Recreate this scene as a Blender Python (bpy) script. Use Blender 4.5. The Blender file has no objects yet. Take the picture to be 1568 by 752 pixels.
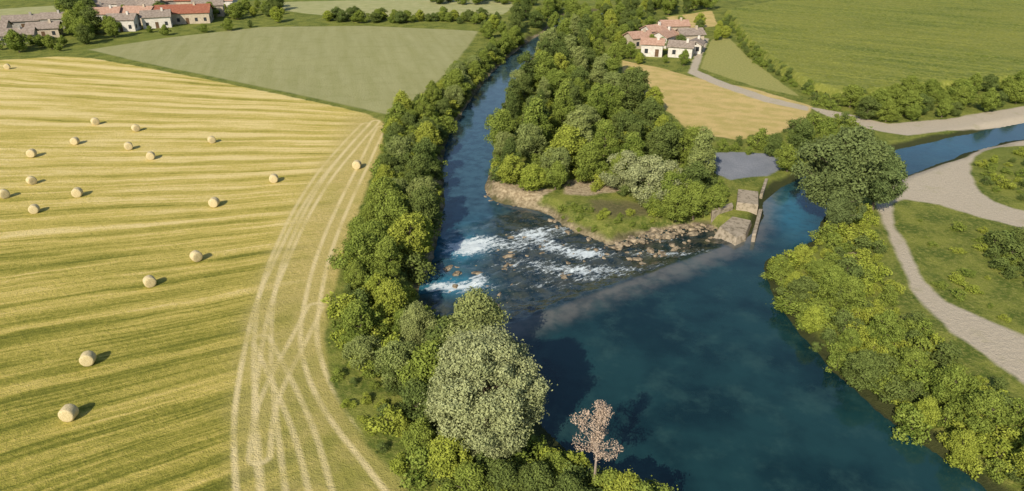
import bpy, math, random, bmesh
import numpy as np
from mathutils import Vector, Matrix
random.seed(7); rng=np.random.default_rng(7)
scene=bpy.context.scene
COL=scene.collection

# ------------------------------------------------------------------ survey
# ground-plan positions were measured from the aerial photo (drone 45 m up)
H=45.0; F=1079.0; P=math.atan(546/1079.0); CP=math.cos(P); SP=math.sin(P)
def sv(u,v,z=0.0):
    k=(H-z)/(CP*(v+170.0))
    return ((u-784)*k, (F*CP+(376-v)*SP)*k)
def svp(pts,z=0.0): return [sv(a,b,z) for a,b in pts]

cam=bpy.data.cameras.new("camera"); cam.sensor_width=36; cam.lens=36*F/1568; cam.clip_end=20000; cam.clip_start=0.5
co=bpy.data.objects.new("camera",cam); COL.objects.link(co)
co.location=(0,0,H); co.rotation_euler=(math.pi/2-P,0,0); scene.camera=co

# ------------------------------------------------------------------ sdf
def sd_poly(X,Y,poly):
    X=X.ravel();Y=Y.ravel()
    d=np.full(X.shape,1e18); ins=np.zeros(X.shape,bool)
    n=len(poly)
    for i in range(n):
        ax,ay=poly[i]; bx,by=poly[(i+1)%n]
        ex,ey=bx-ax,by-ay; L=ex*ex+ey*ey+1e-12
        t=np.clip(((X-ax)*ex+(Y-ay)*ey)/L,0,1)
        d=np.minimum(d,(X-ax-t*ex)**2+(Y-ay-t*ey)**2)
        if abs(ey)>1e-12:
            c=((ay>Y)!=(by>Y))&(X<ex*(Y-ay)/ey+ax)
            ins^=c
    d=np.sqrt(d)
    return np.where(ins,d,-d)
def d_line(X,Y,pl):
    d=np.full(X.shape,1e18)
    for i in range(len(pl)-1):
        ax,ay=pl[i]; bx,by=pl[i+1]
        ex,ey=bx-ax,by-ay; L=ex*ex+ey*ey+1e-12
        t=np.clip(((X-ax)*ex+(Y-ay)*ey)/L,0,1)
        d=np.minimum(d,(X-ax-t*ex)**2+(Y-ay-t*ey)**2)
    return np.sqrt(d)
def smooth(pl,closed=True,it=2):
    for _ in range(it):
        o=[];n=len(pl)
        if not closed:o.append(pl[0])
        for i in range(n if closed else n-1):
            a=pl[i];b=pl[(i+1)%n]
            o.append((a[0]*.75+b[0]*.25,a[1]*.75+b[1]*.25)); o.append((a[0]*.25+b[0]*.75,a[1]*.25+b[1]*.75))
        if not closed:o.append(pl[-1])
        pl=o
    return pl
def sstep(x,a,b):
    t=np.clip((x-a)/(b-a),0,1); return t*t*(3-2*t)

WATER=[(1020,800),(985,765),(935,738),(880,706),(845,670),(800,610),(740,560),(680,515),(645,470),(643,440),(658,405),(670,365),(681,330),(678,280),
 (677,240),(690,200),(712,165),(735,130),(762,100),(792,74),(822,52),(860,36),(920,24),(1000,18),(1000,12),(900,14),(850,24),(832,50),(818,80),(800,108),(780,138),(765,170),(756,205),
 (754,240),(744,272),(742,292),(762,306),(800,312),(835,318),(870,345),(915,362),(930,372),(975,357),(1030,344),(1090,342),(1118,366),(1150,368),(1166,340),(1172,305),(1205,285),(1300,250),
 (1390,228),(1480,208),(1568,190),(1760,160),(1760,182),(1568,214),(1490,232),(1400,266),(1340,290),(1290,308),(1254,335),(1247,368),(1225,388),(1175,395),(1162,412),(1185,460),
 (1212,505),(1260,560),(1320,612),(1385,665),(1450,712),(1500,752),(1570,810),(1700,950),(1300,1100),(1100,1000)]
WATER=smooth(svp(WATER,-1.0),True,1)
DOWN=svp([(770,508),(800,496),(1128,374),(1150,350),(1168,300),(1130,230),(1000,60),(1100,-20),(700,-20),(560,200),(560,560)],-1.0)
HAY=smooth(svp([(-900,150),(-200,98),(0,93),(110,84),(230,105),(350,128),(470,154),(592,180),(586,220),(566,275),(545,335),(527,390),(508,450),(494,520),(508,590),(540,655),(590,715),(650,790),(760,1000),(-600,1100)]),True,1)
SAGE=svp([(128,76),(250,58),(400,41),(560,39),(736,47),(722,70),(690,110),(655,142),(620,166),(592,177),(470,150),(350,124),(230,100)])
FAR1=svp([(400,4),(640,-2),(800,2),(770,22),(640,26),(500,24),(410,14)])
FAR2=svp([(-500,60),(0,14),(90,8),(80,34),(0,52),(-300,80)])
CORN=svp([(1110,22),(1180,8),(1568,2),(2100,-5),(2100,110),(1568,128),(1400,142),(1290,156),(1240,138),(1190,110),(1145,70)])
TAN=svp([(952,92),(1010,104),(1060,118),(1150,135),(1245,163),(1232,186),(1190,205),(1130,214),(1060,204),(1030,176),(990,150),(955,128)])
TAN2=svp([(1010,28),(1090,16),(1100,40),(1040,46)])
MEAD=svp([(1072,105),(1088,62),(1110,52),(1150,92),(1225,148),(1160,134)])
ROADS=[svp(p) for p in [
 [(1235,163),(1290,172),(1360,190),(1450,182),(1568,163),(1800,125),(1800,150),(1568,187),(1450,200),(1390,208),(1350,202),(1280,184)],
 [(1345,292),(1400,262),(1480,240),(1505,222),(1568,214),(1800,190),(1800,390),(1568,350),(1500,332),(1440,313),(1385,305),(1366,312),(1370,345),(1392,382),(1412,428),(1450,462),(1568,515),(1700,575),(1700,660),(1568,588),(1510,546),(1455,508),(1402,455),(1378,400),(1354,345),(1340,310)],
 [(1054,112),(1064,84),(1078,58),(1086,60),(1076,84),(1068,108),(1110,126),(1180,150),(1240,164),(1236,170),(1170,156),(1100,132)],
 ]]
ISLE=smooth(svp([(1486,245),(1510,228),(1568,222),(1640,228),(1680,270),(1640,330),(1568,326),(1510,304),(1488,275)]),True,1)
GREY=svp([(1056,236),(1120,232),(1182,236),(1205,252),(1180,268),(1120,276),(1085,262)])
BEACH=[svp(p) for p in [[(748,292),(752,268),(775,278),(810,288),(850,290),(820,306),(790,313),(760,305)],[(858,276),(940,274),(952,292),(900,300),(865,296)],[(660,360),(668,330),(672,260),(680,215),(672,215),(664,260),(660,320),(654,360)],[(1262,392),(1310,386),(1335,400),(1300,415),(1265,408)]]]
DARK_PATCH=svp([(905,306),(985,312),(1010,328),(945,334),(905,322)])
TR1=[smooth(svp(t),False,2) for t in [
 [(575,186),(540,225),(500,272),(460,335),(430,400),(404,460),(390,520),(378,590),(372,660),(384,800)],
 [(584,195),(552,262),(518,330),(492,400),(478,460),(470,520),(486,580),(520,640),(570,700),(640,790)]]]
TR2=[smooth(svp(t),False,2) for t in [
 [(560,190),(508,245),(470,300),(438,362),(412,430),(402,500),(402,570),(408,650),(425,800)]]]
TR3=[smooth(svp(t),False,2) for t in [
 [(482,470),(455,525),(425,580),(402,640),(398,700)]]]
TR4=[smooth(svp(t),False,2) for t in [
 [(400,520),(440,600),(470,670),(500,790)]]]
EDGE=smooth(svp([(590,184),(570,250),(548,310),(528,380),(508,450),(490,520),(500,590),(536,655),(590,720),(660,810)]),False,1)

def level(X,Y):
    s=sd_poly(X,Y,DOWN); return -0.7-1.0*sstep(s,0,5.5), s
def hnoise(X,Y,s,seed=0):
    r=np.random.default_rng(seed); o=0
    for k in range(5):
        a=r.uniform(0,6.28);f=r.uniform(.6,1.6)/s;ph=r.uniform(0,6.28)
        o=o+np.sin((X*math.cos(a)+Y*math.sin(a))*f+ph+1.3*np.sin((Y*math.cos(a)-X*math.sin(a))*f*.8+ph*2))
    return o/5

def axis(breaks):
    o=[breaks[0][0]]
    for (a,sa),(b,sb) in zip(breaks[:-1],breaks[1:]):
        x=a
        while x<b:
            t=(x-a)/(b-a); x+=sa+(sb-sa)*t
            o.append(x)
    return np.array(o)
xp=axis([(0,.4),(60,.45),(150,1.1),(270,2.2),(500,20),(6000,700)])
xs=np.concatenate([-xp[::-1][:-1],xp])
ys=np.concatenate([[-5000,-1500,-500,-200,-80,-30,0,12,22],axis([(30,.45),(100,.5),(180,1.0),(350,1.8),(600,25),(7000,700)])])

def grid_mesh(name,X,Y,Z,mask=None,attrs={}):
    ny,nx=X.shape
    idx=np.arange(ny*nx).reshape(ny,nx)
    q=np.stack([idx[:-1,:-1],idx[:-1,1:],idx[1:,1:],idx[1:,:-1]],-1).reshape(-1,4)
    V=np.stack([X.ravel(),Y.ravel(),Z.ravel()],-1)
    if mask is not None:
        m=mask.ravel(); q=q[m[q].all(1)]
        used=np.unique(q); re=np.full(ny*nx,-1); re[used]=np.arange(len(used)); q=re[q]; V=V[used]
        attrs={k:a.ravel()[used] for k,a in attrs.items()}
    return raw_mesh(name,V,q,attrs)
def raw_mesh(name,V,q,attrs={},smooth_=True):
    me=bpy.data.meshes.new(name)
    V=np.asarray(V,np.float32); q=np.asarray(q,np.int32)
    me.vertices.add(len(V)); me.vertices.foreach_set("co",V.ravel())
    k=q.shape[1]
    me.loops.add(q.size); me.loops.foreach_set("vertex_index",q.ravel())
    me.polygons.add(len(q)); me.polygons.foreach_set("loop_start",np.arange(len(q),dtype=np.int32)*k)
    me.update(calc_edges=True)
    me.polygons.foreach_set("use_smooth",np.full(len(q),smooth_))
    for n,a in attrs.items():
        at=me.attributes.new(n,'FLOAT','POINT'); at.data.foreach_set("value",np.asarray(a,np.float32).ravel())
    return me
def addobj(name,me,loc=(0,0,0),rot=(0,0,0),sc=(1,1,1),parent=None):
    o=bpy.data.objects.new(name,me); COL.objects.link(o); o.location=loc;o.rotation_euler=rot;o.scale=sc
    if parent: o.parent=parent
    return o

# ------------------------------------------------------------------ node helper
class N:
    def __init__(s,name):
        s.m=bpy.data.materials.new(name); s.m.use_nodes=True; s.t=s.m.node_tree; s.t.nodes.clear()
        s.out=s.t.nodes.new("ShaderNodeOutputMaterial")
    def n(s,ty,**kw):
        x=s.t.nodes.new(ty)
        for k,v in kw.items(): setattr(x,k,v)
        return x
    def L(s,a,b):
        if isinstance(a,(int,float)): b.default_value=a
        elif isinstance(a,tuple): b.default_value=a if len(a)==4 or len(b.default_value)==3 else (*a,1)
        else: s.t.links.new(a,b)
    def attr(s,n): return s.n("ShaderNodeAttribute",attribute_name=n).outputs["Fac"]
    def pos(s): return s.n("ShaderNodeNewGeometry").outputs["Position"]
    def noise(s,vec,scale,detail=4,rough=.55):
        x=s.n("ShaderNodeTexNoise"); s.L(vec,x.inputs["Vector"]); x.inputs["Scale"].default_value=scale
        x.inputs["Detail"].default_value=detail; x.inputs["Roughness"].default_value=rough; return x.outputs["Fac"]
    def m_(s,op,a,b=0.0):
        x=s.n("ShaderNodeMath",operation=op); s.L(a,x.inputs[0]); s.L(b,x.inputs[1]); return x.outputs[0]
    def mr(s,v,a,b,c=0.0,d=1.0):
        x=s.n("ShaderNodeMapRange"); x.interpolation_type='SMOOTHSTEP'; s.L(v,x.inputs[0]); s.L(a,x.inputs[1]);s.L(b,x.inputs[2]);s.L(c,x.inputs[3]);s.L(d,x.inputs[4]); return x.outputs[0]
    def mix(s,f,a,b):
        x=s.n("ShaderNodeMix",data_type='RGBA'); s.L(f,x.inputs[0]); s.L(a,x.inputs[6]); s.L(b,x.inputs[7]); return x.outputs[2]
    def sep(s,v):
        x=s.n("ShaderNodeSeparateXYZ"); s.L(v,x.inputs[0]); return x.outputs
    def comb(s,a,b,c=0.0):
        x=s.n("ShaderNodeCombineXYZ"); s.L(a,x.inputs[0]);s.L(b,x.inputs[1]);s.L(c,x.inputs[2]); return x.outputs[0]
    def bump(s,h,strength,dist):
        x=s.n("ShaderNodeBump"); s.L(h,x.inputs["Height"]); x.inputs["Strength"].default_value=strength; x.inputs["Distance"].default_value=dist; return x.outputs[0]
    def bsdf(s,col,rough=.9,normal=None,spec=.2,**k):
        x=s.n("ShaderNodeBsdfPrincipled"); s.L(col,x.inputs["Base Color"]); s.L(rough,x.inputs["Roughness"]); s.L(spec,x.inputs["Specular IOR Level"])
        if normal is not None: s.L(normal,x.inputs["Normal"])
        s.t.links.new(x.outputs[0],s.out.inputs[0]); return x

# ------------------------------------------------------------------ ground
X,Y=np.meshgrid(xs,ys); sh=X.shape; x1=X.ravel(); y1=Y.ravel()
sdw=sd_poly(x1,y1,WATER); lv,sdd=level(x1,y1)
sdn=sdw+0.5*hnoise(x1,y1,1.6,3)
bank=sstep(-sdn,0,2.6)
z=np.where(sdn<0, lv*(1-bank), lv-np.minimum(sdn*.5,2.0))
z=z+0.12*hnoise(x1,y1,6,5)*bank
row=(y1-.84*(x1+50))/np.maximum(.15,(1-.0063*(x1+50)))
def td(L): return np.minimum(np.minimum.reduce([d_line(x1,y1,t) for t in L]),30)
attrs=dict(sd_water=sdw,sd_down=sdd,sd_hay=sd_poly(x1,y1,HAY),sd_sage=sd_poly(x1,y1,SAGE),
 sd_far=np.maximum(sd_poly(x1,y1,FAR1),sd_poly(x1,y1,FAR2)),sd_corn=sd_poly(x1,y1,CORN),sd_tan=np.maximum(sd_poly(x1,y1,TAN),sd_poly(x1,y1,TAN2)),
 sd_mead=sd_poly(x1,y1,MEAD),sd_beach=np.maximum.reduce([sd_poly(x1,y1,r) for r in BEACH]),sd_dark_patch=sd_poly(x1,y1,DARK_PATCH),
 sd_road=np.minimum(np.maximum.reduce([sd_poly(x1,y1,r) for r in ROADS]),-sd_poly(x1,y1,ISLE)),
 sd_grey=sd_poly(x1,y1,GREY),row=row,track=td(TR1),track2=td(TR2),track3=td(TR3),track4=td(TR4),edge=np.minimum(d_line(x1,y1,EDGE),40))
gm=grid_mesh("ground",X,Y,z.reshape(sh),None,attrs)
a=N("ground_material"); pos=a.pos(); px,py,pz=a.sep(pos)
n_big=a.noise(pos,.035,4); n_mid=a.noise(pos,.25,5); n_fine=a.noise(pos,1.7,6,.7); n_vf=a.noise(pos,6,3,.7)
def edge(name,amp=1.2,w=.35,off=0.0,ns=n_mid):
    v=a.m_('ADD',a.attr(name),a.m_('MULTIPLY',a.m_('SUBTRACT',ns,.5),amp*2))
    return a.mr(v,-w+off,w+off)
grass=a.mix(a.mr(n_mid,.35,.65),(.09,.13,.022),(.23,.25,.05))
grass=a.mix(a.mr(n_fine,.42,.75),grass,(.32,.31,.085))
grass=a.mix(a.mr(n_vf,.45,.75,0,.7),grass,(.05,.075,.015))
grass=a.mix(a.mr(n_big,.5,.7,0,.6),grass,(.18,.21,.045))
col=grass
farc=a.mix(a.mr(n_mid,.3,.7),(.34,.35,.15),(.42,.41,.20)); col=a.mix(edge("sd_far",.5),col,farc)
rowv=a.comb(a.m_('MULTIPLY',a.m_('ADD',px,a.m_('MULTIPLY',py,.25)),.35),a.m_('MULTIPLY',py,.03))
sg=a.mix(a.mr(a.noise(rowv,1.0,3),.2,.8),(.30,.30,.125),(.37,.36,.175))
sg=a.mix(a.mr(n_mid,.45,.75,0,.5),sg,(.26,.27,.10))
sg=a.mix(a.mr(n_fine,.4,.8,0,.5),sg,(.42,.40,.20)); col=a.mix(edge("sd_sage",.4,.6,.8),col,sg)
md=a.mix(a.mr(n_fine,.3,.7),(.26,.28,.08),(.40,.36,.13)); col=a.mix(edge("sd_mead",.6),col,md)
tst=a.m_('SINE',a.m_('MULTIPLY',a.m_('ADD',a.m_('ADD',a.m_('MULTIPLY',px,.5),py),a.m_('MULTIPLY',n_big,12.0)),1.3))
tn=a.mix(a.mr(a.m_('ADD',n_mid,a.m_('MULTIPLY',tst,.06)),.35,.65),(.60,.45,.19),(.47,.38,.13)); tn=a.mix(a.mr(n_fine,.5,.8),tn,(.64,.51,.25)); col=a.mix(edge("sd_tan",.9),col,tn)
# hay field
row_=a.attr("row"); wob=a.m_('MULTIPLY',a.m_('SUBTRACT',n_big,.5),4.0); rw=a.m_('ADD',row_,wob)
st1=a.noise(a.comb(a.m_('MULTIPLY',rw,.45),a.m_('MULTIPLY',px,.022)),1.0,3,.5)
st2=a.noise(a.comb(a.m_('MULTIPLY',rw,1.9),a.m_('MULTIPLY',px,.06)),1.0,4,.7)
sine=a.m_('SINE',a.m_('MULTIPLY',rw,2*math.pi/4.6))
v=a.m_('ADD',a.m_('MULTIPLY',st1,.82),a.m_('ADD',a.m_('MULTIPLY',st2,.62),a.m_('MULTIPLY',sine,.065)))
v=a.m_('ADD',v,a.m_('MULTIPLY',a.m_('SUBTRACT',n_fine,.5),.36))
v=a.m_('ADD',v,a.m_('MULTIPLY',a.m_('SUBTRACT',n_mid,.5),.18))
v=a.m_('ADD',v,a.m_('MULTIPLY',a.m_('SUBTRACT',n_vf,.5),.28))
v=a.m_('ADD',v,a.mr(py,45,130,-.08,.16))
rp=a.n("ShaderNodeValToRGB"); a.L(v,rp.inputs[0]); e=rp.color_ramp.elements
e[0].position=.5; e[0].color=(.15,.16,.025,1); e[1].position=1.05; e[1].color=(.74,.60,.27,1)
for p_,c_ in [(.62,(.27,.255,.045,1)),(.73,(.43,.365,.085,1)),(.86,(.58,.465,.135,1))]:
    k=e.new(p_); k.color=c_
hay=rp.outputs[0]
hd=a.mr(a.m_('ADD',a.attr("edge"),a.m_('MULTIPLY',a.m_('SUBTRACT',n_mid,.5),8.0)),3,13,1,0)
hl=a.mix(a.mr(n_fine,.3,.7),(.44,.36,.115),(.60,.48,.19)); hl=a.mix(a.mr(n_mid,.45,.7,0,.6),hl,(.32,.30,.075)); hl=a.mix(a.mr(n_vf,.5,.8,0,.6),hl,(.28,.26,.07))
hl=a.mix(a.m_('MULTIPLY',a.mr(py,48,85,.8,0),a.mr(n_mid,.3,.6,.4,1)),hl,(.24,.245,.05))
hay=a.mix(a.m_('MULTIPLY',hd,.9),hay,hl)
fade=a.mr(a.noise(pos,.15,3),.32,.55,.35,1)
for nm_,g in (("track",.85),("track2",.65),("track3",.65),("track4",.6)):
    t=a.attr(nm_); tw=a.m_('ABSOLUTE',a.m_('SUBTRACT',t,.9)); tf=a.mr(a.m_('ADD',tw,a.m_('MULTIPLY',n_fine,.3)),.22,.62,1,0)
    hay=a.mix(a.mr(a.m_('ADD',t,n_mid),.8,3.0,.35*g,0),hay,(.48,.40,.15)); hay=a.mix(a.m_('MULTIPLY',a.m_('MULTIPLY',tf,g),fade),hay,(.72,.60,.32))
col=a.mix(edge("sd_hay",.7,.4),col,hay)
col=a.mix(edge("sd_corn",.3),col,(.05,.06,.02))
sand=a.mix(a.mr(n_fine,.35,.65),(.26,.20,.12),(.54,.44,.29))
col=a.mix(edge("sd_beach",1.2,.5),col,sand)
col=a.mix(a.m_('MULTIPLY',edge("sd_dark_patch",3.0,1.2),.7),col,a.mix(n_fine,(.07,.06,.03),(.20,.16,.10)))  # soft-edged darker brown patch at the island front
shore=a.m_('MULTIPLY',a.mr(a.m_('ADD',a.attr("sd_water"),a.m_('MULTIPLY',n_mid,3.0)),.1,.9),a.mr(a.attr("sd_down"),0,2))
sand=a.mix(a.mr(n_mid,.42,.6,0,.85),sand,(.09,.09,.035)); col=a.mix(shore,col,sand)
bank_shade=a.m_('MULTIPLY',a.mr(a.m_('ADD',a.attr("sd_water"),a.m_('MULTIPLY',n_mid,2.0)),-1.4,-.2),a.mr(a.attr("sd_down"),0,2,1,.3))  # bank shadow and reflection along the waterline, painted into the ground colour
col=a.mix(a.m_('MULTIPLY',bank_shade,.9),col,(.035,.04,.018))
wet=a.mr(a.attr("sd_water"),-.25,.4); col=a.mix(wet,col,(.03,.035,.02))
gr=a.mix(n_fine,(.42,.36,.27),(.56,.49,.38)); gr=a.mix(a.mr(n_mid,.55,.75,0,.6),gr,(.36,.33,.20)); gr=a.mix(a.mr(n_vf,.5,.8,0,.5),gr,(.30,.27,.19)); col=a.mix(edge("sd_road",.7,.4),col,gr)
gy=a.mix(n_mid,(.16,.18,.21),(.32,.33,.36)); col=a.mix(edge("sd_grey",.9),col,gy)
hgt=a.m_('ADD',n_fine,a.m_('MULTIPLY',n_vf,.5))
a.bsdf(col,.95,a.bump(hgt,.7,.3),.1)
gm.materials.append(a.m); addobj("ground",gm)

# ------------------------------------------------------------------ maize field
cx=axis([(60,.9),(420,1.6)]); cy=axis([(140,.9),(400,1.6)]); CX,CY=np.meshgrid(cx,cy)
s=sd_poly(CX,CY,CORN)
rw=np.sin((CX*.55+CY*.83)*2.1).ravel()
cz=2.1*sstep(s,-.2,.6)+0.12*rw+rng.normal(0,.12,CX.size)
cmsh=grid_mesh("maize",CX,CY,cz.reshape(CX.shape),(s>-.9).reshape(CX.shape))
a=N("maize_material"); pos=a.pos(); px,py,pz=a.sep(pos)
r_=a.noise(a.comb(a.m_('ADD',a.m_('MULTIPLY',px,.55),a.m_('MULTIPLY',py,.83)),a.m_('MULTIPLY',a.m_('SUBTRACT',a.m_('MULTIPLY',py,.55),a.m_('MULTIPLY',px,.83)),.04)),.5,4)
c=a.mix(a.mr(r_,.38,.62),(.12,.16,.022),(.24,.26,.045)); c=a.mix(a.mr(a.noise(pos,.02,3),.4,.65,0,.6),c,(.24,.25,.045)); c=a.mix(a.mr(a.noise(pos,1.3,5,.7),.45,.75),c,(.33,.34,.085))
a.bsdf(c,.8,a.bump(a.noise(pos,1.5,5,.7),.8,.5),.2); cmsh.materials.append(a.m); addobj("maize_field",cmsh)

# ------------------------------------------------------------------ water
wx=axis([(-45,.4),(60,.4),(120,1.2),(330,2.5)]); wy=axis([(15,.4),(120,.4),(200,1.2),(420,3)]); WX,WY=np.meshgrid(wx,wy)
s=sd_poly(WX,WY,WATER); l,sdn=level(WX,WY); fx,fy=WX.ravel(),WY.ravel()
RAP=svp([(640,470),(648,430),(668,372),(700,345),(800,315),(880,345),(940,370),(1090,338),(1128,374),(800,496),(770,512),(690,520)],-1.3)
rap=sd_poly(fx,fy,RAP)
def blobs(L):
    o=np.zeros(fx.shape)
    for u,v_,ru,rv,am in L:
        cx_,cy_=sv(u,v_,-1.5); ax_=sv(u+ru,v_,-1.5)[0]-cx_; ay_=abs(sv(u,v_-rv,-1.5)[1]-cy_)
        o+=am*np.exp(-((fx-cx_)/ax_)**2-((fy-cy_)/ay_)**2)
    return o
foam=blobs([(712,378,34,13,1.05),(745,366,28,10,.55),(690,438,56,9,1.0),(735,424,20,7,.7),(812,358,30,10,.85),(842,374,34,10,.6),(890,386,40,10,.8),(860,350,36,8,.55),(800,400,50,12,.45),(1015,362,60,8,.45),(955,412,90,8,.5),(1050,392,60,7,.5),(905,425,80,8,.45),(830,436,60,9,.3),(985,385,70,8,.35),(870,410,60,9,.4),(780,375,30,10,.5)])
turq=blobs([(705,380,46,24,1.0),(690,435,66,20,1.0),(1212,345,36,34,.45),(1200,312,26,20,.35),(730,345,40,20,.25),(725,250,50,80,.12),(1450,230,120,20,.2)])
rm=sstep(rap,-1,1.5)
wz=l+rm*(.14*hnoise(fx,fy,.7,8)+.07*rng.normal(0,1,fx.size))
wm=grid_mesh("water",WX,WY,wz.reshape(WX.shape),(s>-2.5).reshape(WX.shape),dict(rapid=rm,foam=foam,turq=np.clip(turq,0,1),sd_down=sdn,sd_water=s))
a=N("river_water"); pos=a.pos(); px,py,pz=a.sep(pos)
nb=a.noise(pos,.09,4,.6); nm=a.noise(pos,.5,5,.6)
c=a.mix(a.mr(nb,.38,.62),(.004,.022,.027),(.011,.046,.050))
c=a.mix(a.mr(a.noise(pos,.22,5,.65),.47,.7,0,.6),c,(.028,.074,.070))
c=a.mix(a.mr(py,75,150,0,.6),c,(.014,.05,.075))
c=a.mix(a.mr(a.attr("sd_down"),5,18),c,a.mix(a.mr(nm,.35,.65),(.020,.046,.066),(.042,.088,.115)))
c=a.mix(a.m_('MULTIPLY',a.attr("turq"),a.mr(nm,.3,.6,.4,.9)),c,(.03,.22,.34))
cr=a.mr(a.m_('ADD',a.attr("sd_down"),a.m_('MULTIPLY',a.m_('SUBTRACT',nm,.5),3.0)),-4.5,-.3); cr2=a.mr(a.attr("sd_down"),-.1,.9,1,0)
c=a.mix(a.m_('MULTIPLY',a.m_('MULTIPLY',cr,cr2),a.mr(nm,.3,.6,.3,.6)),c,(.20,.185,.16))
rpd=a.attr("rapid"); dark=a.mix(a.mr(nm,.4,.6),(.010,.020,.024),(.055,.060,.045)); dark=a.mix(a.mr(a.noise(pos,2.2,5,.7),.5,.7,0,.7),dark,(.12,.115,.08))
c=a.mix(a.m_('MULTIPLY',a.m_('MULTIPLY',rpd,.85),a.m_('SUBTRACT',1.0,a.attr("turq"))),c,dark)
al=a.m_('ADD',a.m_('MULTIPLY',px,.83),a.m_('MULTIPLY',py,.556)); ac=a.m_('SUBTRACT',a.m_('MULTIPLY',py,.83),a.m_('MULTIPLY',px,.556))
fs=a.noise(a.comb(a.m_('MULTIPLY',al,.28),a.m_('MULTIPLY',ac,1.5)),1.0,6,.75)
fn=a.noise(pos,1.6,8,.85)
ff=a.m_('ADD',a.m_('MULTIPLY',a.attr("foam"),.32),a.m_('ADD',a.m_('MULTIPLY',fs,.7),a.m_('MULTIPLY',fn,.7)))
ff=a.m_('MULTIPLY',a.mr(ff,.84,.98),rpd)
c=a.mix(ff,c,(.66,.74,.77))
rough=a.mr(ff,0,.5,.08,.6)
hb=a.m_('ADD',a.noise(pos,.9,4,.6),a.m_('MULTIPLY',a.noise(pos,3.5,4,.6),a.m_('ADD',a.m_('MULTIPLY',rpd,1.5),.25)))
a.bsdf(c,rough,a.bump(hb,.25,.07),.5); wm.materials.append(a.m); addobj("river_water",wm)

# ------------------------------------------------------------------ foliage
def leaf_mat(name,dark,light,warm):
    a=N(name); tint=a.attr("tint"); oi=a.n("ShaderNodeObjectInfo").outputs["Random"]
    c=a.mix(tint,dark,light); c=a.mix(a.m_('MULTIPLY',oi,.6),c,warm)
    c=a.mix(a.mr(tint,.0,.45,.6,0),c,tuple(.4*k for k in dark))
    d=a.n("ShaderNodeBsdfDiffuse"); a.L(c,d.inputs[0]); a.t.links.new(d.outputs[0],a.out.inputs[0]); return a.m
a=N("bark"); pos=a.pos(); a.bsdf(a.mix(a.noise(pos,4,4),(.09,.07,.05),(.20,.16,.12)),.9); BARK=a.m
a=N("pale_bark"); pos=a.pos(); a.bsdf(a.mix(a.noise(pos,4,4),(.24,.19,.15),(.40,.33,.27)),.9); PBARK=a.m
M_GREEN=leaf_mat("leaves_green",(.065,.11,.018),(.26,.32,.065),(.22,.26,.05))
M_DARK=leaf_mat("leaves_dark",(.04,.07,.02),(.17,.22,.06),(.14,.17,.045))
M_WILLOW=leaf_mat("leaves_willow",(.17,.20,.08),(.41,.44,.22),(.33,.35,.165))
M_SOFT=leaf_mat("leaves_soft_green",(.10,.14,.04),(.31,.36,.12),(.25,.28,.09))
M_YEL=leaf_mat("leaves_yellow_green",(.11,.16,.02),(.37,.42,.07),(.30,.32,.055))
M_DRY=leaf_mat("dry_twigs",(.32,.23,.17),(.54,.42,.33),(.46,.36,.28))
def tube(p,r,seg=6):
    p=np.array(p,float); r=np.array(r); V=[];Q=[]
    for i in range(len(p)):
        d=p[min(i+1,len(p)-1)]-p[max(i-1,0)]; d/=np.linalg.norm(d)+1e-9
        u=np.cross(d,[1,0,0] if abs(d[0])<.8 else [0,1,0]); u/=np.linalg.norm(u); w=np.cross(d,u)
        for k in range(seg):
            t=2*math.pi*k/seg; V.append(p[i]+r[i]*(u*math.cos(t)+w*math.sin(t)))
    for i in range(len(p)-1):
        for k in range(seg): Q.append([i*seg+k,i*seg+(k+1)%seg,(i+1)*seg+(k+1)%seg,(i+1)*seg+k])
    return np.array(V),np.array(Q)
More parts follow.
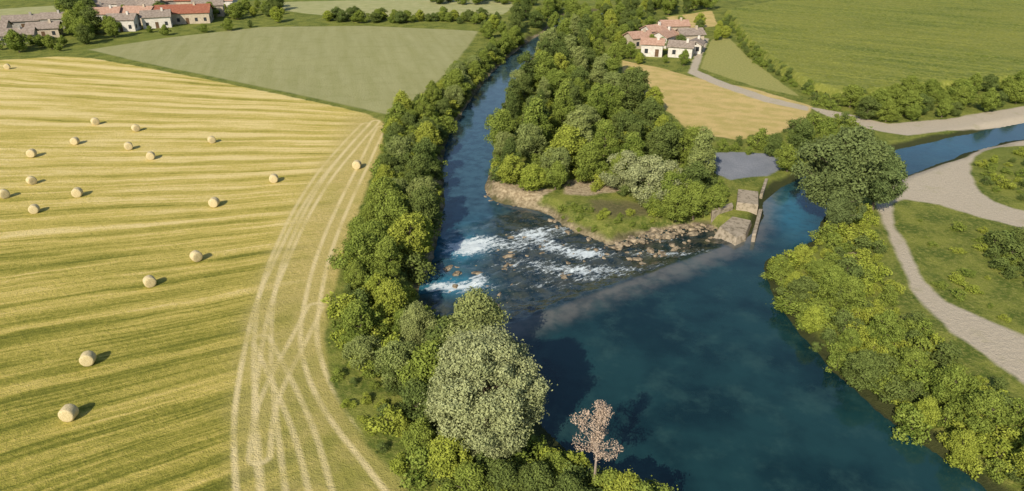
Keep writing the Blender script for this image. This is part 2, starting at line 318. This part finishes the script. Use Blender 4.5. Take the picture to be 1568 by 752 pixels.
def tree_mesh(name,Ht,z0,rx,nc,cr,nl,ls,mat,seed,prof='round',bark=None,trunks=1,limbs=9,inner=.45,lobes=.2,rk=1.0):
    r=np.random.default_rng(seed); Vs=[];Qs=[];off=0
    def add(V,Q):
        nonlocal off
        Vs.append(V);Qs.append(Q+off);off+=len(V)
    C=[];R=[]
    nlb=7; lop=[[r.uniform(1-1.6*lobes,1+.8*lobes) for _ in range(nlb)] for _ in range(3)]
    tries=0
    while len(C)<nc and tries<6000:
        tries+=1
        t=r.uniform(0.03,.97)
        if prof=='round': pr=math.sqrt(max(0,1-(2*t-1)**2))
        elif prof=='egg': pr=math.sin(math.pi*min(1,t**.75))**.7
        elif prof=='poplar': pr=(math.sin(math.pi*t**.62))**.8
        else: pr=math.sqrt(max(0,1-t*t))
        th=r.uniform(0,2*math.pi); rad=rx*pr*(inner+(1-inner)*math.sqrt(r.uniform()))*lop[int(t*2.99)][int(th/6.2832*nlb)%nlb]
        rad=max(0,rad-cr*.4)
        c=np.array([rad*math.cos(th),rad*math.sin(th),z0+(Ht-z0)*t*.96])
        if all(np.linalg.norm(c-q)>cr*.62 for q in C) or tries>3000:
            C.append(c);R.append(cr*r.uniform(.5,1.35))
    C=np.array(C);R=np.array(R)
    mid=np.array([0,0,z0+(Ht-z0)*.45]); jit=.014*Ht
    for ti in range(trunks):
        bx=r.normal(0,.03*Ht,2) if trunks>1 else np.zeros(2); bend=r.normal(0,.03*Ht,2)
        pts=[];rr=[]; r0=rk*.024*Ht/(trunks**.6)
        for k in range(7):
            t=k/6; pts.append([bx[0]*(1+2*t)+bend[0]*t*t,bx[1]*(1+2*t)+bend[1]*t*t,Ht*.86*t-.03*Ht*(k==0)]); rr.append(r0*(1.25 if k==0 else 1-.85*t))
        V,Q=tube(pts,rr); add(V,Q)
        for j in r.choice(len(C),min(limbs,len(C)),replace=False):
            c=C[j]*np.array([.9,.9,1]); zb=max(z0*.6,min(c[2]-.25*np.linalg.norm(c[:2])-.03*Ht,Ht*.8)); t=zb/(Ht*.86)
            st=np.array([bx[0]*(1+2*t)+bend[0]*t*t,bx[1]*(1+2*t)+bend[1]*t*t,zb]); m=(st+c)/2+r.normal(0,jit,3)
            V,Q=tube([st,m,c],[r0*.42,r0*.25,r0*.07],5); add(V,Q)
    nb=len(np.concatenate(Qs))
    tb=np.zeros(off)
    w=R**2; cnt=(nl*w/w.sum()).astype(int)
    ci=np.repeat(np.arange(len(C)),cnt); n=len(ci)
    d=r.normal(0,1,(n,3)); d/=np.linalg.norm(d,axis=1)[:,None]
    outw=C[ci]-mid; outw/=np.linalg.norm(outw,axis=1)[:,None]+1e-6
    d=d+.4*outw+np.array([0,0,.15]); d/=np.linalg.norm(d,axis=1)[:,None]
    lump=1+.3*np.sin(d[:,0]*6+ci)*np.sin(d[:,1]*6+ci*2)*np.cos(d[:,2]*5+ci*3)
    rad=R[ci]*lump*(.45+.7*r.uniform(0,1,n)**.6)*(1+.35*(r.uniform(0,1,n)>.93))
    pos=C[ci]+d*rad[:,None]*np.array([1,1,.85])
    nn=d+r.normal(0,.55,(n,3)); nn/=np.linalg.norm(nn,axis=1)[:,None]
    u=np.cross(nn,r.normal(0,1,(n,3))); u/=np.linalg.norm(u,axis=1)[:,None]; v=np.cross(nn,u)
    s=(ls*r.uniform(.5,1.4,n))[:,None]
    Vl=np.stack([pos-u*s,pos-v*s*.6+nn*s*.15,pos+u*s,pos+v*s*.6+nn*s*.15],1).reshape(-1,3)
    Ql=np.arange(n*4).reshape(-1,4)+off
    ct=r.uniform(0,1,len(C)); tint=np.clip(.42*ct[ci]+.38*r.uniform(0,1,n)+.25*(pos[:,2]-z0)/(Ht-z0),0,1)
    V=np.concatenate(Vs+[Vl]); Q=np.concatenate(Qs+[Ql])
    me=raw_mesh(name,V,Q,dict(tint=np.concatenate([tb,np.repeat(tint,4)])),False)
    me.materials.append(bark or BARK); me.materials.append(mat)
    mi=np.zeros(len(Q),np.int32); mi[nb:]=1; me.polygons.foreach_set("material_index",mi)
    return me
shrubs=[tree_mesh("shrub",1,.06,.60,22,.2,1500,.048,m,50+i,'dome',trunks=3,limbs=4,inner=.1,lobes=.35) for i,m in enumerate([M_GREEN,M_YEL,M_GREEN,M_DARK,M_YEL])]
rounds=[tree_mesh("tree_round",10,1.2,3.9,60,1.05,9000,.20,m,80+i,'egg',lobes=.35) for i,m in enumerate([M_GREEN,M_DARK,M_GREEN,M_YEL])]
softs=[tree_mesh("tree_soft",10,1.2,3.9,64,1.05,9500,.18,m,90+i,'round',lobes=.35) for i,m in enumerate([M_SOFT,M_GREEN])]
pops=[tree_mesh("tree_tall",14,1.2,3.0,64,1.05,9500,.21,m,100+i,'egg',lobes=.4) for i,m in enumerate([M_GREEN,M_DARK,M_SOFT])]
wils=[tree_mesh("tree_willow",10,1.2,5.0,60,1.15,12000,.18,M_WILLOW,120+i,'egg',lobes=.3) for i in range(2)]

def gz(x,y):
    s_=sd_poly(np.array([x]),np.array([y]),WATER)[0]; l_=level(np.array([x]),np.array([y]))[0][0]
    return l_*(1-float(sstep(-s_,0,2.6))),s_
def put(name,meshes,x,y,ht,base_h,wid=1.0,parent=None):
    z,s_=gz(x,y); k=ht/base_h; w=k*wid*random.uniform(.85,1.2)
    return addobj(name,random.choice(meshes),(x,y,z-.05),(random.uniform(-.06,.06),random.uniform(-.06,.06),random.uniform(0,6.28)),(w,w*random.uniform(.85,1.15),k),parent)
def scatter(poly,spacing,margin=.6,maxn=600):
    poly=np.array(poly); lo=poly.min(0);hi=poly.max(0); n=int((hi[0]-lo[0])*(hi[1]-lo[1])/spacing**2*6)+50
    c=np.stack([rng.uniform(lo[0],hi[0],n),rng.uniform(lo[1],hi[1],n)],1)
    ok=(sd_poly(c[:,0],c[:,1],[tuple(q) for q in poly])>0)&(sd_poly(c[:,0],c[:,1],WATER)<-margin)
    c=c[ok]; out=np.zeros((0,2))
    for q in c:
        if len(out)==0 or ((out-q)**2).sum(1).min()>spacing**2:
            out=np.vstack([out,q])
            if len(out)>=maxn: break
    return out
def mass(name):
    e=bpy.data.objects.new(name,None); COL.objects.link(e); return e

# left bank belt
LB=svp([(598,196),(640,172),(690,126),(740,88),(800,58),(812,66),(770,100),(735,140),(705,178),(686,215),(676,255),(678,320),(668,380),(645,440),(640,470),(690,530),(760,600),(700,640),(600,600),(545,560),(520,500),(535,440),(556,370),(582,280)])
m=mass("riverbank_shrubs")
for x,y in scatter(LB,2.1,.9): put("shrub",shrubs,x,y,random.uniform(1.4,3.4),1,1.15,m)
for x,y in scatter(LB,3.9,1.7): put("alder_tree",[rounds[0],rounds[2],rounds[3],rounds[1],softs[0]],x,y,random.uniform(3.2,7.0),10,1.05)
LS=svp([(580,630),(660,610),(800,670),(860,720),(1010,800),(1040,850),(900,870),(760,820),(660,750)])
m=mass("near_bank_shrubs")
for x,y in scatter(LS,1.6,.2): put("shrub",shrubs,x,y,random.uniform(1.3,2.8),1,1.15,m)
for x,y in scatter(svp([(505,560),(560,560),(640,640),(700,760),(640,780),(575,680),(530,620)]),1.9,.2): put("shrub",shrubs,x,y,random.uniform(.4,1.3),1,1.3,m)
for u,v_,h in [(935,786,4.4),(985,815,5.0),(868,792,4.4),(820,775,4.6),(900,815,4.2),(960,800,4.6),(690,730,4.6),(650,700,4.2),(770,770,4.6),(720,775,4.2),(850,745,3.6),(640,640,4.6),(610,600,5.0)]:
    x,y=sv(u,v_); put("bank_tree",[rounds[0],rounds[3],rounds[2],rounds[1]],x,y,h,10,1.05)
# island
IS=svp([(762,268),(768,205),(800,135),(838,75),(865,50),(905,70),(940,115),(985,160),(1030,195),(1050,245),(1100,322),(1040,326),(975,308),(935,290),(862,276),(800,284)])
for x,y in scatter(IS,4.8,1.6):
    far=min(1,max(0,(y-110)/80))
    if random.random()<.35+.25*far: put("poplar_tree",pops,x,y,random.uniform(6,11),14,1.1)
    else: put("riverside_tree",rounds+softs,x,y,random.uniform(4,8),10,1.05)
m=mass("island_shrubs")
for x,y in scatter(svp([(757,280),(762,205),(830,80),(960,130),(1050,230),(1110,325),(1000,330),(930,298),(860,282),(800,290)]),2.7,1.0): put("shrub",shrubs,x,y,random.uniform(1.4,3),1,1.1,m)
for x,y in scatter(svp([(825,318),(880,316),(940,326),(1010,330),(1000,340),(930,350),(915,356),(870,345)]),1.6,.3): put("shrub",shrubs[:3],x,y,random.uniform(.4,1.1),1,1.5,m)
for u,v_,h in [(992,312,8),(955,288,6.5),(1020,305,6.5)]:
    x,y=sv(u,v_); put("willow_tree",wils,x,y,h,10,1.0)
for u,v_,h in [(1062,328,6),(1092,324,4.5),(1035,330,5.5),(1000,328,3.5),(850,290,5),(815,292,4.6),(785,282,5.2)]:
    x,y=sv(u,v_); put("riverside_tree",[rounds[0],rounds[2],rounds[3]],x,y,h,10,1.1)
for x,y in scatter(svp([(735,60),(760,35),(830,18),(930,8),(1080,4),(1090,16),(960,35),(945,70),(880,60),(830,45),(780,70)]),6,.8): put("riverside_tree",rounds+pops[:2],x,y,random.uniform(5,9),11)
m=mass("distant_tree_row")
for k in range(46):
    u=random.uniform(500,745); v_=31+random.uniform(-3,4)+(u-500)*.01; x,y=sv(u,v_); put("tree",rounds,x,y,random.uniform(1.8,5),10,1.4,m)
for x,y in scatter(svp([(660,2),(830,2),(820,10),(670,8)]),6,0): put("tree",rounds,x,y,random.uniform(3,6),10,1.3,m)
m=mass("village_trees")
for pl,sp in [([(0,72),(100,68),(110,78),(0,84)],5),([(100,10),(140,8),(150,66),(112,70)],5),([(340,12),(420,10),(440,26),(350,30)],6),([(150,50),(330,48),(420,32),(430,36),(330,54),(170,58)],7),([(-60,50),(20,46),(20,50),(-60,70)],7),([(140,5),(340,0),(340,6),(140,12)],8),([(150,28),(330,24),(330,28),(150,32)],9)]:
    for x,y in scatter(svp(pl),sp,0): put("tree",rounds,x,y,random.uniform(2.2,7) if pl[0][0]!=100 else random.uniform(5,9.5),10,1.2,m)
for pl,sp in [([(950,90),(1066,96),(1066,104),(955,98)],4.5),([(950,30),(1000,36),(975,58),(945,70)],4.5),([(1085,50),(1112,40),(1116,60),(1095,64)],5),([(985,68),(1050,74),(1050,79),(985,76)],4),([(1000,44),(1070,40),(1080,50),(1010,54)],5),([(955,60),(968,62),(966,92),(950,90)],4)]:
    for x,y in scatter(svp(pl),sp,0): put("garden_tree",rounds,x,y,random.uniform(2.2,5.5),10,1.1)
m=mass("field_hedge")
for x,y in scatter(svp([(1108,30),(1120,30),(1160,80),(1210,118),(1270,150),(1290,172),(1262,164),(1195,124),(1145,86)]),2.6,0): put("shrub",[shrubs[3],shrubs[0]],x,y,random.uniform(1.2,2.6),1,1.1,m)
for x,y in scatter(svp([(1290,160),(1400,150),(1568,135),(1700,120),(1700,140),(1568,158),(1540,172),(1400,186),(1320,188)]),3.6,0): put("hedgerow_tree",[rounds[0],rounds[1],rounds[2]],x,y,random.uniform(2.6,5.6),10,1.2)
m=mass("ditch_shrubs")
for x,y in scatter(svp([(1050,215),(1130,222),(1200,208),(1240,190),(1300,190),(1330,212),(1230,236),(1130,236),(1050,232)]),2.4,.5): put("shrub",[shrubs[3],shrubs[0],shrubs[2]],x,y,random.uniform(1.2,3.0),1,1.1,m)
for x,y in scatter(svp([(1056,240),(1085,266),(1105,290),(1120,310),(1095,315),(1060,270)]),2.2,.3): put("shrub",[shrubs[3],shrubs[0]],x,y,random.uniform(1.2,2.4),1,1.1,m)
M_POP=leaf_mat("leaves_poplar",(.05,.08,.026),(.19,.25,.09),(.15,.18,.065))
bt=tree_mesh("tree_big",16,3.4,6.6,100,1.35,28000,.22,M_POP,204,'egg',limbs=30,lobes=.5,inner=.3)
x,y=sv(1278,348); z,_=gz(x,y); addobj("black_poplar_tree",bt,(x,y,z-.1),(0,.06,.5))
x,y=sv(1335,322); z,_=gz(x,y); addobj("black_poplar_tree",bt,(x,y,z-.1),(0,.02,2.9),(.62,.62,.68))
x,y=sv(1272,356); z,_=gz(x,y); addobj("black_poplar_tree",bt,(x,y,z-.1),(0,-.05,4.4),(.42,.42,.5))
x,y=sv(1205,262); put("riverside_tree",[rounds[0]],x,y,5,10,1.1)
x,y=sv(1225,235); put("riverside_tree",[rounds[1]],x,y,6.5,10,1.1)
x,y=sv(1180,240); put("riverside_tree",[rounds[1]],x,y,4.5,10,1.1)
# right bank belt
RB=svp([(1252,372),(1290,350),(1325,330),(1340,370),(1352,425),(1385,480),(1440,535),(1560,630),(1700,730),(1700,900),(1560,800),(1490,735),(1400,660),(1310,590),(1235,520),(1190,455),(1185,410),(1235,392)])
m=mass("right_bank_shrubs")
for x,y in scatter(RB,1.6,.25): put("shrub",shrubs,x,y,random.uniform(.9,2.6),1,1.2,m)
for x,y in scatter(svp([(1180,415),(1235,400),(1275,440),(1320,500),(1420,590),(1568,710),(1600,800),(1480,735),(1300,590),(1215,500)]),3.6,.7): put("riverbank_tree",rounds,x,y,random.uniform(2.4,4.8),10,1.15)
m=mass("meadow_bushes")
for x,y in scatter(svp([(1400,330),(1568,365),(1700,420),(1700,560),(1568,505),(1430,440)]),2.2,0):
    if random.random()<.7: put("shrub",shrubs[:3]+[shrubs[4]],x,y,random.uniform(.25,1.2),1,1.7,m)
for x,y in scatter(svp([(1505,378),(1568,370),(1620,380),(1620,450),(1568,440),(1520,418)]),1.7,0): put("shrub",[shrubs[3]],x,y,random.uniform(1,2.2),1,1.5,m)  # low dark shrubs added to stand in for a cast shadow on the meadow
for x,y in scatter(svp([(1500,250),(1568,235),(1640,245),(1640,310),(1568,312),(1510,290)]),2.0,0): put("shrub",shrubs,x,y,random.uniform(.4,1.7),1,1.3,m)

# near trees
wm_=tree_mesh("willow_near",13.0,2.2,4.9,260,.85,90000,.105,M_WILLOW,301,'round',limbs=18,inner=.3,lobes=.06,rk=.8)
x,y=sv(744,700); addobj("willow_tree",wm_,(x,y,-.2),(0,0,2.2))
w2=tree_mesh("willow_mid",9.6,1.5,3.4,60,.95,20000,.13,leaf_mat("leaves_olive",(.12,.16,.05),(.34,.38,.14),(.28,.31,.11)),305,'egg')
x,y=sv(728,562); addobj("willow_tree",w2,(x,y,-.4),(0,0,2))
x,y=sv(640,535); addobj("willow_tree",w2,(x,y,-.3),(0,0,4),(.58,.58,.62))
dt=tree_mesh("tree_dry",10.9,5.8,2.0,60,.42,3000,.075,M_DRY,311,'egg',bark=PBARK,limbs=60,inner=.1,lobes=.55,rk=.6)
x,y=sv(908,766); addobj("dead_tree",dt,(x,y,-.5),(0,0,0))

# ------------------------------------------------------------------ bales
def bale_mesh():
    V=[];Q=[];seg=40
    prof=[(0,-.62),(.3,-.64),(.62,-.63),(.78,-.59),(.83,-.50),(.84,-.3),(.85,0),(.84,.3),(.83,.50),(.78,.59),(.62,.63),(.3,.64),(0,.62)]
    r=np.random.default_rng(3)
    for (rr,xx) in prof:
        for k in range(seg):
            t=2*math.pi*k/seg; q=rr*(1+r.normal(0,.012)); z_=q*math.sin(t); z_=max(z_,-.80)
            V.append([q*math.cos(t),xx+r.normal(0,.008),z_])
    for i in range(len(prof)-1):
        for k in range(seg): Q.append([i*seg+k,i*seg+(k+1)%seg,(i+1)*seg+(k+1)%seg,(i+1)*seg+k])
    return raw_mesh("round_bale",V,Q)
a=N("straw"); tc=a.n("ShaderNodeTexCoord").outputs["Object"]; ox,oy,oz=a.sep(tc)
rad=a.m_('SQRT',a.m_('ADD',a.m_('MULTIPLY',ox,ox),a.m_('MULTIPLY',oz,oz)))
sp=a.m_('SINE',a.m_('MULTIPLY',rad,50)); nt=a.m_('SINE',a.m_('MULTIPLY',oy,45))
c=a.mix(a.mr(a.noise(tc,9,5,.7),.3,.7),(.48,.39,.20),(.70,.60,.37)); c=a.mix(a.mr(a.m_('ADD',sp,nt),.6,1.6,0,.35),c,(.34,.26,.12))
a.bsdf(c,.9,a.bump(a.noise(tc,14,4),.7,.05))
bm=bale_mesh(); bm.materials.append(a.m)
for u,v_ in [(147,191),(209,201),(116,221),(325,219),(198,229),(232,244),(50,240),(50,282),(8,303),(120,301),(54,326),(420,279),(329,316),(547,258),(302,399),(231,438),(137,557),(108,641),(-40,180),(-60,420),(-70,560),(12,106)]:
    x,y=sv(u,v_); k=random.uniform(.84,.93); addobj("hay_bale",bm,(x,y,.78*k),(0,0,random.uniform(-.3,1.0)),(k,k,k))

# ------------------------------------------------------------------ rocks, weir works
a=N("rock"); pos=a.pos(); a.bsdf(a.mix(a.mr(a.noise(pos,1.3,5),.3,.7),(.10,.08,.055),(.42,.34,.23)),.9,a.bump(a.noise(pos,4,5),.6,.1)); ROCK=a.m
def rocks(name,pts,smin,smax):
    Vs=[];Qs=[];off=0
    b=bmesh.new(); bmesh.ops.create_icosphere(b,subdivisions=2,radius=1); bv=np.array([v.co[:] for v in b.verts]); bf=np.array([[v.index for v in f.verts] for f in b.faces]); b.free()
    for x,y,z in pts:
        s_=smin+(smax-smin)*random.random()**2.4; V=bv*(1+.14*rng.normal(0,1,(len(bv),1)))*np.array([random.uniform(.7,1.6),random.uniform(.6,1.1),random.uniform(.3,.7)])*s_
        t=random.uniform(0,6.28); R_=np.array([[math.cos(t),-math.sin(t),0],[math.sin(t),math.cos(t),0],[0,0,1]])
        Vs.append(V@R_.T+[x,y,z]);Qs.append(bf+off);off+=len(V)
    me=raw_mesh(name,np.concatenate(Vs),np.concatenate(Qs),{},False); me.materials.append(ROCK); return addobj(name,me)
pts=[]
for poly,n,z in [([(925,378),(990,352),(1090,334),(1120,362),(1090,350),(1000,368)],170,-1.5),([(840,330),(930,358),(930,372),(860,352)],30,-1.8),([(745,290),(800,310),(790,320),(742,300)],12,-1.7),([(740,350),(900,365),(970,392),(900,430),(780,410)],170,-1.93),([(660,400),(780,400),(800,470),(700,480)],60,-1.95),([(960,380),(1090,360),(1080,385),(960,420)],60,-1.65),([(1100,350),(1150,362),(1135,385),(1110,380)],25,-1.3),([(1190,395),(1250,380),(1255,390),(1190,405)],14,-.8)]:
    for x,y in scatter(svp(poly,-1.2),.5,-20,n): pts.append((x,y,z+random.uniform(-.12,.12)))
rocks("weir_rocks",pts,.14,.7)
a=N("old_concrete"); pos=a.pos(); c=a.mix(a.noise(pos,.8,5),(.28,.235,.17),(.46,.39,.30)); c=a.mix(a.mr(a.noise(pos,1.8,4),.45,.7,0,.8),c,(.13,.11,.07)); a.bsdf(c,.9,a.bump(a.noise(pos,5,4),.4,.05)); CONC=a.m
def prism(name,foot,z0,z1,mat,parent=None,inset=0):
    b=bmesh.new(); cx_=sum(p[0] for p in foot)/len(foot); cy_=sum(p[1] for p in foot)/len(foot)
    lo=[b.verts.new((x,y,z0)) for x,y in foot]; hi=[b.verts.new((x+(cx_-x)*inset,y+(cy_-y)*inset,z1)) for x,y in foot]
    b.faces.new(hi); b.faces.new(lo[::-1]); n=len(foot)
    for i in range(n): b.faces.new([lo[i],lo[(i+1)%n],hi[(i+1)%n],hi[i]])
    bmesh.ops.recalc_face_normals(b,faces=b.faces)
    bmesh.ops.bevel(b,geom=b.edges[:],offset=.06,segments=1,affect='EDGES')
    me=bpy.data.meshes.new(name); b.to_mesh(me); b.free(); me.materials.append(mat); return addobj(name,me,parent=parent)
e=mass("weir_abutment")
prism("sloping_apron",svp([(1088,350),(1126,376),(1148,366),(1160,335),(1118,326)]),-3,.3,CONC,e,.34)
prism("pier",svp([(1126,322),(1160,326),(1160,304),(1128,300)]),-3,1.3,CONC,e,.04)
prism("side_wall",svp([(1151,364),(1157,364),(1167,325),(1161,325)]),-3,.6,CONC,e)
prism("upper_wall",svp([(1163,300),(1168,300),(1176,276),(1171,276)]),-3,.35,CONC,e)
prism("retaining_wall",svp([(1090,332),(1122,322),(1120,317),(1088,326)]),-3,.8,CONC,e)

# ------------------------------------------------------------------ houses
def flat(name,c1,c2,sc=1.5,rough=.85):
    a=N(name); pos=a.pos(); a.bsdf(a.mix(a.mr(a.noise(pos,sc,5,.7),.3,.7),c1,c2),rough); return a.m
WALLS=[flat("plaster_white",(.50,.47,.42),(.70,.66,.60)),flat("plaster_cream",(.38,.32,.24),(.55,.47,.36)),flat("plaster_grey",(.28,.26,.23),(.42,.39,.35))]
ROOFS=[flat("tiles_red",(.24,.08,.05),(.36,.15,.09)),flat("tiles_orange",(.34,.20,.14),(.50,.33,.25)),flat("tiles_old",(.20,.16,.13),(.36,.30,.25))]
GLASS=flat("window_glass",(.03,.035,.04),(.05,.055,.06),2,.2); WOOD=flat("door_wood",(.10,.06,.03),(.16,.10,.06))
def box(b,x0,x1,y0,y1,z0,z1):
    v=[b.verts.new(p) for p in [(x0,y0,z0),(x1,y0,z0),(x1,y1,z0),(x0,y1,z0),(x0,y0,z1),(x1,y0,z1),(x1,y1,z1),(x0,y1,z1)]]
    for f in [(0,3,2,1),(4,5,6,7),(0,1,5,4),(1,2,6,5),(2,3,7,6),(3,0,4,7)]: b.faces.new([v[i] for i in f])
def bobj(name,b,mat,parent):
    me=bpy.data.meshes.new(name); b.to_mesh(me); b.free(); me.materials.append(mat); return addobj(name,me,parent=parent)
def house(u,v_,w,d,h,rot,wall,roof,name="farmhouse",k=1.0):
    x,y=sv(u,v_); e=mass(name); e.location=(x,y,0); e.rotation_euler=(0,0,rot); w*=k;d*=k; w2,d2=w/2,d/2; rh=d*.24
    b=bmesh.new(); box(b,-w2,w2,-d2,d2,-.3,h)
    for s_ in (-w2,w2):
        q=[b.verts.new((s_,-d2,h)),b.verts.new((s_,d2,h)),b.verts.new((s_,0,h+rh))]; b.faces.new(q)
    bobj("walls",b,wall,e)
    b=bmesh.new(); o=.5; sl=rh/d2
    for sg in (-1,1):
        P_=[(-w2-o,sg*(d2+o),h-sl*o+.05),(w2+o,sg*(d2+o),h-sl*o+.05),(w2+o,0,h+rh+.05),(-w2-o,0,h+rh+.05)]
        lo=[b.verts.new(p) for p in P_]; hi=[b.verts.new((p[0],p[1],p[2]+.22)) for p in P_]
        b.faces.new(hi); b.faces.new(lo[::-1])
        for i in range(4): b.faces.new([lo[i],lo[(i+1)%4],hi[(i+1)%4],hi[i]])
    bmesh.ops.recalc_face_normals(b,faces=b.faces); bobj("roof",b,roof,e)
    b=bmesh.new(); n=max(2,int(w/3)); st=2 if h>4.9 else 1
    for f in range(st):
        for i in range(n):
            if f==0 and i==n//2: continue
            cx_=-w2+(i+.5)*w/n; z_=.9+f*2.5
            for sg in (-1,1): box(b,cx_-.5,cx_+.5,sg*d2-.04,sg*d2+.04,z_,z_+1.3)
        for sg in (-1,1):
            for cy_ in (-d/4,d/4): box(b,sg*w2-.04,sg*w2+.04,cy_-.45,cy_+.45,.9+f*2.5,2.2+f*2.5)
    bobj("windows",b,GLASS,e)
    b=bmesh.new(); cx_=-w2+(n//2+.5)*w/n; box(b,cx_-.55,cx_+.55,-d2-.05,-d2+.05,0,2.2); bobj("door",b,WOOD,e)
    b=bmesh.new(); box(b,w*.2,w*.2+.7,-.9,-.2,h,h+rh+1.0); bobj("chimney",b,wall,e)
W,R_=WALLS,ROOFS
for q in [(165,38,14,9,4.4,.2,0,1),(192,46,12,8,4,.1,0,2),(218,36,14,9,4.4,-.1,1,1),(243,41,12,9,4,.35,0,2),(285,34,24,12,4,.22,1,0),(322,24,14,9,4.4,.3,1,2),(172,22,14,9,4.6,0,0,2),(205,24,12,9,4.2,.5,1,2),(236,24,13,9,4.4,-.4,2,2),(300,16,16,9,4.4,.1,1,0),(345,16,12,8,4.4,0,0,1),(182,10,16,10,4.5,0,1,2),(262,16,14,9,4.4,.5,2,1),(150,30,11,8,4,.6,2,2),
          (20,66,18,8,3.,.35,2,2),(72,56,12,8,3.2,.3,1,2),(88,42,10,8,3.6,.2,2,2),(40,44,15,8,3.2,.4,2,2),(-10,58,14,9,3.6,.3,1,2)]:
    house(*q[:6],W[q[6]],R_[q[7]],"village_house",.78)
for q in [(976,72,10,8,3.4,.4,1,1),(998,84,9,7,3.6,-.25,0,1),(1016,70,11,8,3.4,.9,0,1),(1042,86,10,7,3.2,-.35,0,2),(1054,68,11,8,3.6,.2,1,2),(1000,62,9,8,3.6,.5,0,1),(1030,54,13,8,3.6,.1,1,1),(1064,80,8,6,2.8,1.2,0,2)]:
    house(*q[:6],W[q[6]],R_[q[7]],"farmhouse",.7)

# ------------------------------------------------------------------ light
el=math.radians(34); dx,dy=.42,.907
sun=bpy.data.lights.new("sun",'SUN'); sun.energy=5.0; sun.angle=math.radians(.5); sun.color=(1,.90,.73)
so=bpy.data.objects.new("sun",sun); COL.objects.link(so)
so.rotation_euler=Vector((dx*math.cos(el),dy*math.cos(el),-math.sin(el))).to_track_quat('-Z','Y').to_euler()
w=bpy.data.worlds.new("World"); scene.world=w; w.use_nodes=True; nt=w.node_tree
sky=nt.nodes.new("ShaderNodeTexSky"); sky.sky_type='NISHITA'; sky.sun_disc=False; sky.sun_elevation=el; sky.sun_rotation=math.atan2(-dx,-dy)
bg=nt.nodes["Background"]; bg.inputs[1].default_value=.115; nt.links.new(sky.outputs[0],bg.inputs[0])
scene.view_settings.view_transform='Standard'; scene.view_settings.look='None'; scene.view_settings.exposure=0
